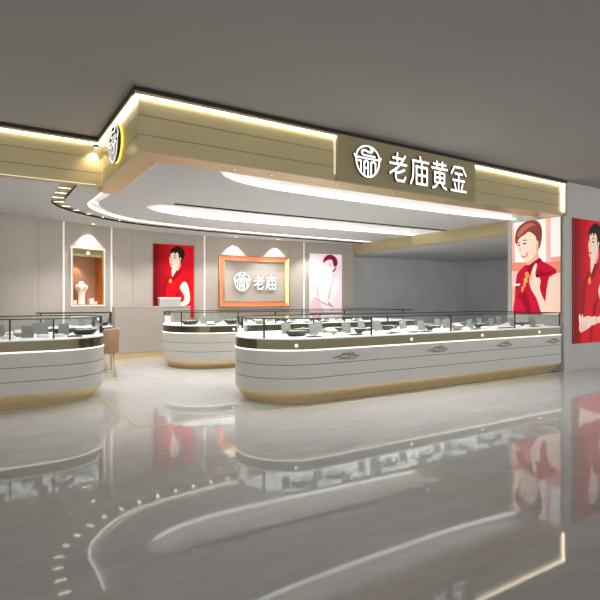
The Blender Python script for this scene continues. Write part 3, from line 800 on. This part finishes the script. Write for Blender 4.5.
# ---------------------------------------------------------------- counters
def ornament(parent, cx, cz, y, sgn=1):
    mb = MB()
    X = lambda p: Vector((cx + sgn * 1.3 * p.x, y - p.z, cz + 1.15 * p.y))
    def leaf(x, z, l, h, a):
        pts = [(x + l * math.cos(q) * math.cos(a) - h * math.sin(q) * math.sin(a), z + l * math.cos(q) * math.sin(a) + h * math.sin(q) * math.cos(a)) for q in [2 * PI * k / 10 for k in range(10)]]
        mb.prism(pts, 0, 0.004, 0, None, X)
    leaf(0, -0.012, 0.10, 0.007, 0.02)
    for x, z, l, h, a in ((-.10, .0, .05, .008, .15), (-.05, .012, .05, .009, .4), (0, .02, .05, .012, -.15), (.05, .018, .05, .011, .3), (.09, .004, .05, .009, -.1), (.13, -.004, .035, .006, .1), (-.14, -.012, .035, .005, .05), (.03, -.03, .07, .007, 0), (-.05, -.026, .06, .007, -.06), (.03, .035, .02, .008, .6), (.10, -.024, .04, .006, .2)):
        leaf(x, z, l, h, a)
    part('ornament', mb, M['orn'], parent, weld=False)

def counter(name, label, x0, y0, x1, y1, rs, posts, locks=(), orns=(), dz=0.0):
    t = thing(name, label, 'counter', ((x0 + x1) / 2, (y0 + y1) / 2, 0))
    rr = lambda off, n=14: rrect(x0, y0, x1, y1, rs, off, n)
    g = 0.006
    prof = [(z + dz, o) for z, o in ((0.155, 0), (0.30, 0), (0.30, g), (0.307, g), (0.307, 0), (0.455, 0), (0.455, g), (0.462, g), (0.462, 0), (0.617, 0))]
    mb = MB()
    mb.loft([ring3(rr(o), z) for z, o in prof], [0, 1, 1, 1, 0, 1, 1, 1, 0], smooth=False)
    BO = part('body', mb, [M['body'], M['seam']], t)
    pl = MB(); pl.loft([ring3(rr(o), z) for z, o in ((0.0, 0.12), (0.03, 0.10), (0.08, 0.05), (0.12, 0.022), (0.154 + dz, 0.012))], smooth=False)
    part('plinth', pl, M['brass'], t)
    lp = MB(); lp.loft([ring3(rr(o), z) for z, o in ((0.618 + dz, -0.006), (0.633 + dz, -0.006))])
    part('light_strip', lp, M['ledline'], t)
    bd = MB(); bd.loft([ring3(rr(o), z) for z, o in ((0.634 + dz, 0.002), (0.745, 0.002))])
    MBD = part('metal_band', bd, M['olive'], t)
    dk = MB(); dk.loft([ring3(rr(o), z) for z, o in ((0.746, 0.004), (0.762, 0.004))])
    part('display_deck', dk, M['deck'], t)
    gl = MB(); gl.loft([ring3(rr(0.012), 0.763), ring3(rr(0.012), 0.986)], cap0=False, cap1=True)
    GC = part('glass_case', gl, M['glass'], t)
    rm = MB(); rm.tube(ring3(rr(0.012), 0.988), 0.006, 6, closed=True)
    part('glass_rim', rm, M['dark'], GC)
    for (px, py) in posts:
        part('post', MB().box((px - 0.008, py - 0.008, 0.763), (px + 0.008, py + 0.008, 0.987)), M['dark'], GC)
    for lx in locks:
        o = MB(); o.loft([[(lx + 0.02 * math.cos(2 * PI * k / 14), y0 - t2, 0.687 + 0.02 * math.sin(2 * PI * k / 14)) for k in range(14)] for t2 in (-0.003, 0.008)])
        part('lock', o, M['ledline'], MBD, 'small white round lit lock')
    for ox in orns:
        ornament(BO, ox, 0.53, y0 - 0.0)
    return t

FRX0, FRY0, FRX1, FRY1 = 2.62, 4.86, 8.178, 6.20
counter('front_display_counter', 'long pale glass jewellery counter at the front, rounded at left, meeting the grey pier', FRX0, FRY0, FRX1, FRY1, (0.66, 0.01, 0.01, 0.66),
        [(2.74, 5.16), (4.10, 4.88), (5.53, 4.88), (6.96, 4.88), (8.155, 4.88), (4.10, 6.18), (5.53, 6.18), (6.96, 6.18)], (2.99, 4.76, 6.17, 7.56), (3.70, 5.25, 6.68, 7.94))
counter('rear_display_counter', 'pale glass jewellery counter behind the front one, facing the orange-framed wall sign', 2.78, 8.2, 8.15, 9.85, (0.8, 0.01, 0.01, 0.8),
        [(2.92, 8.55), (4.6, 8.22), (6.2, 8.22), (7.8, 8.22), (4.6, 9.83), (6.2, 9.83)], (3.75,), (4.2,))
counter('left_display_counter', 'pale glass jewellery counter at the left with a rounded right end near the tan chair', -3.0, 6.33, 1.33, 7.70, (0.01, 0.66, 0.66, 0.01),
        [(0.25, 6.35), (0.68, 6.355), (1.31, 7.05), (-0.8, 6.35)])
counter('back_left_display_counter', 'short pale glass counter in the back left corner behind the tan chair', 0.72, 8.78, 1.88, 9.40, (0.01, 0.29, 0.29, 0.01),
        [(1.84, 9.0), (0.76, 8.8)])

# ---------------------------------------------------------------- chair
CH = thing('barrel_chair', 'tan upholstered barrel chair on thin gold legs beside the left counter', 'chair', (1.63, 8.36, 0))
cx, cy = 1.63, 8.36
mb = MB(); mb.lathe([(0.12, 0.39), (0.16, 0.40), (0.162, 0.43), (0.16, 0.46), (0.14, 0.475), (0.0, 0.478)], (cx, cy, 0), 20)
part('seat', mb, M['tan'], CH)
bk = MB(); rings = []
for k in range(15):
    a = R(-130 + 170 * k / 14) ; e = min(1.0, math.sin(PI * (k + 0.6) / 15.2) * 2.2)
    ca, sa = math.cos(a), math.sin(a)
    zt = 0.46 + 0.30 * e
    rings.append([(cx + r * ca, cy + r * sa, z) for r, z in ((0.165, 0.41), (0.17, zt - 0.03), (0.18, zt), (0.20, zt), (0.212, zt - 0.03), (0.20, 0.40), (0.185, 0.38))])
bk.loft(rings, smooth=True)
part('backrest', bk, M['tan'], CH)
for ax, ay in ((1, 1), (1, -1), (-1, 1), (-1, -1)):
    part('leg', MB().tube([(cx + 0.10 * ax, cy + 0.10 * ay, 0.41), (cx + 0.125 * ax, cy + 0.125 * ay, 0.0)], 0.014, 8, r2=0.011), M['brass'], CH)
st = MB().tube([(cx + 0.119 * c, cy + 0.119 * s, 0.1) for c, s in ((1, 1), (-1, 1), (-1, -1), (1, -1))], 0.008, 6, closed=True)
part('stretcher', st, M['brass'], CH)

# ---------------------------------------------------------------- jewellery displays
DZ = 0.7625
def p_tray(label, loc):
    t = thing('jewellery_tray', label, 'tray', loc)
    c = loc
    b0 = part('bowl', MB().lathe([(0.055, 0), (0.075, 0.008), (0.10, 0.05), (0.104, 0.066), (0.098, 0.066), (0.09, 0.05)], c, 20, sx=1.55, sy=0.8), M['trayd'], t)
    part('pad', MB().lathe([(0.088, 0.050), (0.09, 0.062), (0.07, 0.066), (0.0, 0.068)], c, 20, sx=1.55, sy=0.8), M['traypad'], b0)
    part('bangle', MB().tube([(c[0] + 0.04 * math.cos(2 * PI * k / 14), c[1] + 0.03 * math.sin(2 * PI * k / 14), c[2] + 0.072) for k in range(14)], 0.005, 6, closed=True), M['gem'], t)
    return t
def p_stand(label, loc):
    t = thing('necklace_stand', label, 'display stand', loc)
    x, y, z = loc
    mb = MB(); mb.loft([[(x - 0.062, y - 0.02, z + 0.008), (x + 0.062, y - 0.02, z + 0.008), (x + 0.062, y + 0.0, z + 0.008), (x - 0.062, y + 0.0, z + 0.008)],
                        [(x - 0.062, y + 0.02, z + 0.135), (x + 0.062, y + 0.02, z + 0.135), (x + 0.062, y + 0.034, z + 0.135), (x - 0.062, y + 0.034, z + 0.135)],
                        [(x - 0.055, y + 0.022, z + 0.142), (x + 0.055, y + 0.022, z + 0.142), (x + 0.055, y + 0.032, z + 0.142), (x - 0.055, y + 0.032, z + 0.142)]])
    b0 = part('back_panel', mb, M['stand'], t)
    part('foot', MB().box((x - 0.065, y - 0.04, z), (x + 0.065, y + 0.05, z + 0.008)), M['white'], t)
    part('chain', MB().tube([(x + 0.035 * math.cos(PI + PI * k / 10), y - 0.006 + 0.22 * (0.02 - 0.06 * math.sin(PI * k / 10)) * 0.8, z + 0.11 - 0.055 * math.sin(PI * k / 10)) for k in range(11)], 0.0025, 5), M['gem'], b0)
    return t
def p_cushion(label, loc):
    t = thing('jewellery_cushion', label, 'cushion', loc)
    x, y, z = loc
    b0 = part('pillow', MB().lathe([(0.05, 0), (0.064, 0.012), (0.06, 0.028), (0.04, 0.04), (0.0, 0.044)], loc, 14, sx=1.2, sy=0.75), M['ivory'], t)
    part('ring', MB().tube([(x + 0.014 * math.cos(2 * PI * k / 12), y - 0.004, z + 0.05 + 0.014 * math.sin(2 * PI * k / 12)) for k in range(12)], 0.003, 5, closed=True), M['gem'], b0)
    return t
def p_box(label, loc):
    t = thing('khaki_display_box', label, 'display box', loc)
    x, y, z = loc
    mb = MB(); mb.loft([[(x - 0.085, y - 0.05, z), (x + 0.085, y - 0.05, z), (x + 0.085, y + 0.05, z), (x - 0.085, y + 0.05, z)],
                        [(x - 0.085, y - 0.05, z + 0.045), (x + 0.085, y - 0.05, z + 0.045), (x + 0.085, y + 0.05, z + 0.075), (x - 0.085, y + 0.05, z + 0.075)]])
    part('carton', mb, M['khaki'], t)
    mb = MB(); mb.loft([[(x - 0.08, y - 0.046, z + 0.046), (x + 0.08, y - 0.046, z + 0.046), (x + 0.08, y + 0.046, z + 0.0735), (x - 0.08, y + 0.046, z + 0.0735)],
                        [(x - 0.07, y - 0.04, z + 0.056), (x + 0.07, y - 0.04, z + 0.056), (x + 0.07, y + 0.04, z + 0.084), (x - 0.07, y + 0.04, z + 0.084)]])
    part('pad', mb, M['traypad'], t)
    return t
def p_slab(label, loc):
    t = thing('black_display_pad', label, 'display pad', loc)
    x, y, z = loc
    part('base', MB().box((x - 0.08, y - 0.045, z), (x + 0.08, y + 0.045, z + 0.012)), M['slab'], t)
    part('bracelet', MB().tube([(x + 0.045 * math.cos(2 * PI * k / 14), y + 0.022 * math.sin(2 * PI * k / 14), z + 0.0155) for k in range(14)], 0.003, 5, closed=True), M['gem'], t)
    return t
MAKE = dict(t=p_tray, s=p_stand, c=p_cushion, b=p_box, p=p_slab)
WORD = dict(t='oval charcoal tray with pale pad', s='grey upright necklace stand', c='small ivory jewellery cushion', b='khaki sloped box with pale pad', p='flat black jewellery pad')
GRP = dict(t='charcoal trays in the glass counters', s='necklace stands in the glass counters', c='ivory cushions in the glass counters', b='khaki boxes in the glass counters', p='black pads in the glass counters')
PROTO = {}
def put(kind, x, y, rz, label):
    if kind not in PROTO:
        o = MAKE[kind](label, (x, y, DZ)); o['group'] = GRP[kind]; o.rotation_euler = (0, 0, rz); PROTO[kind] = o
        return o
    return dup(PROTO[kind], (x, y, DZ), rz, label, GRP[kind])
def row(seq, x0, step, y, where, end):
    cnt = {}
    for j, k in enumerate(seq):
        if k == '.': continue
        cnt[k] = cnt.get(k, 0) + 1
        put(k, x0 + j * step + random.uniform(-0.015, 0.015), y + random.uniform(-0.012, 0.012), random.uniform(-0.12, 0.12),
            '%s, %s from %s, %s' % (WORD[k], ORDN[cnt[k] - 1], end, where))
row('pccpccpcppccpcpccppccpc', 3.32, 0.205, 5.00, 'front row of the front counter', 'left')
row('tsbstsccstsbstscsts', 3.22, 0.262, 5.24, 'middle row of the front counter', 'left')
row('ststcsstsctsstcstsc', 3.30, 0.25, 5.60, 'back row of the front counter', 'left')
row('pcpccpccpcpcpcccp', 3.38, 0.2, 8.36, 'front row of the rear counter', 'left')
row('tsstsbstsctsstst', 3.12, 0.27, 8.70, 'middle row of the rear counter', 'left')
row('pscpcsccp', -0.42, 0.17, 6.55, 'front row of the left counter', 'left')
row('stsbsst', -0.3, 0.23, 6.90, 'middle row of the left counter', 'left')
row('scst', 0.0, 0.30, 7.30, 'back row of the left counter', 'left')
row('scst', 0.9, 0.26, 9.08, 'in the short back left counter', 'left')
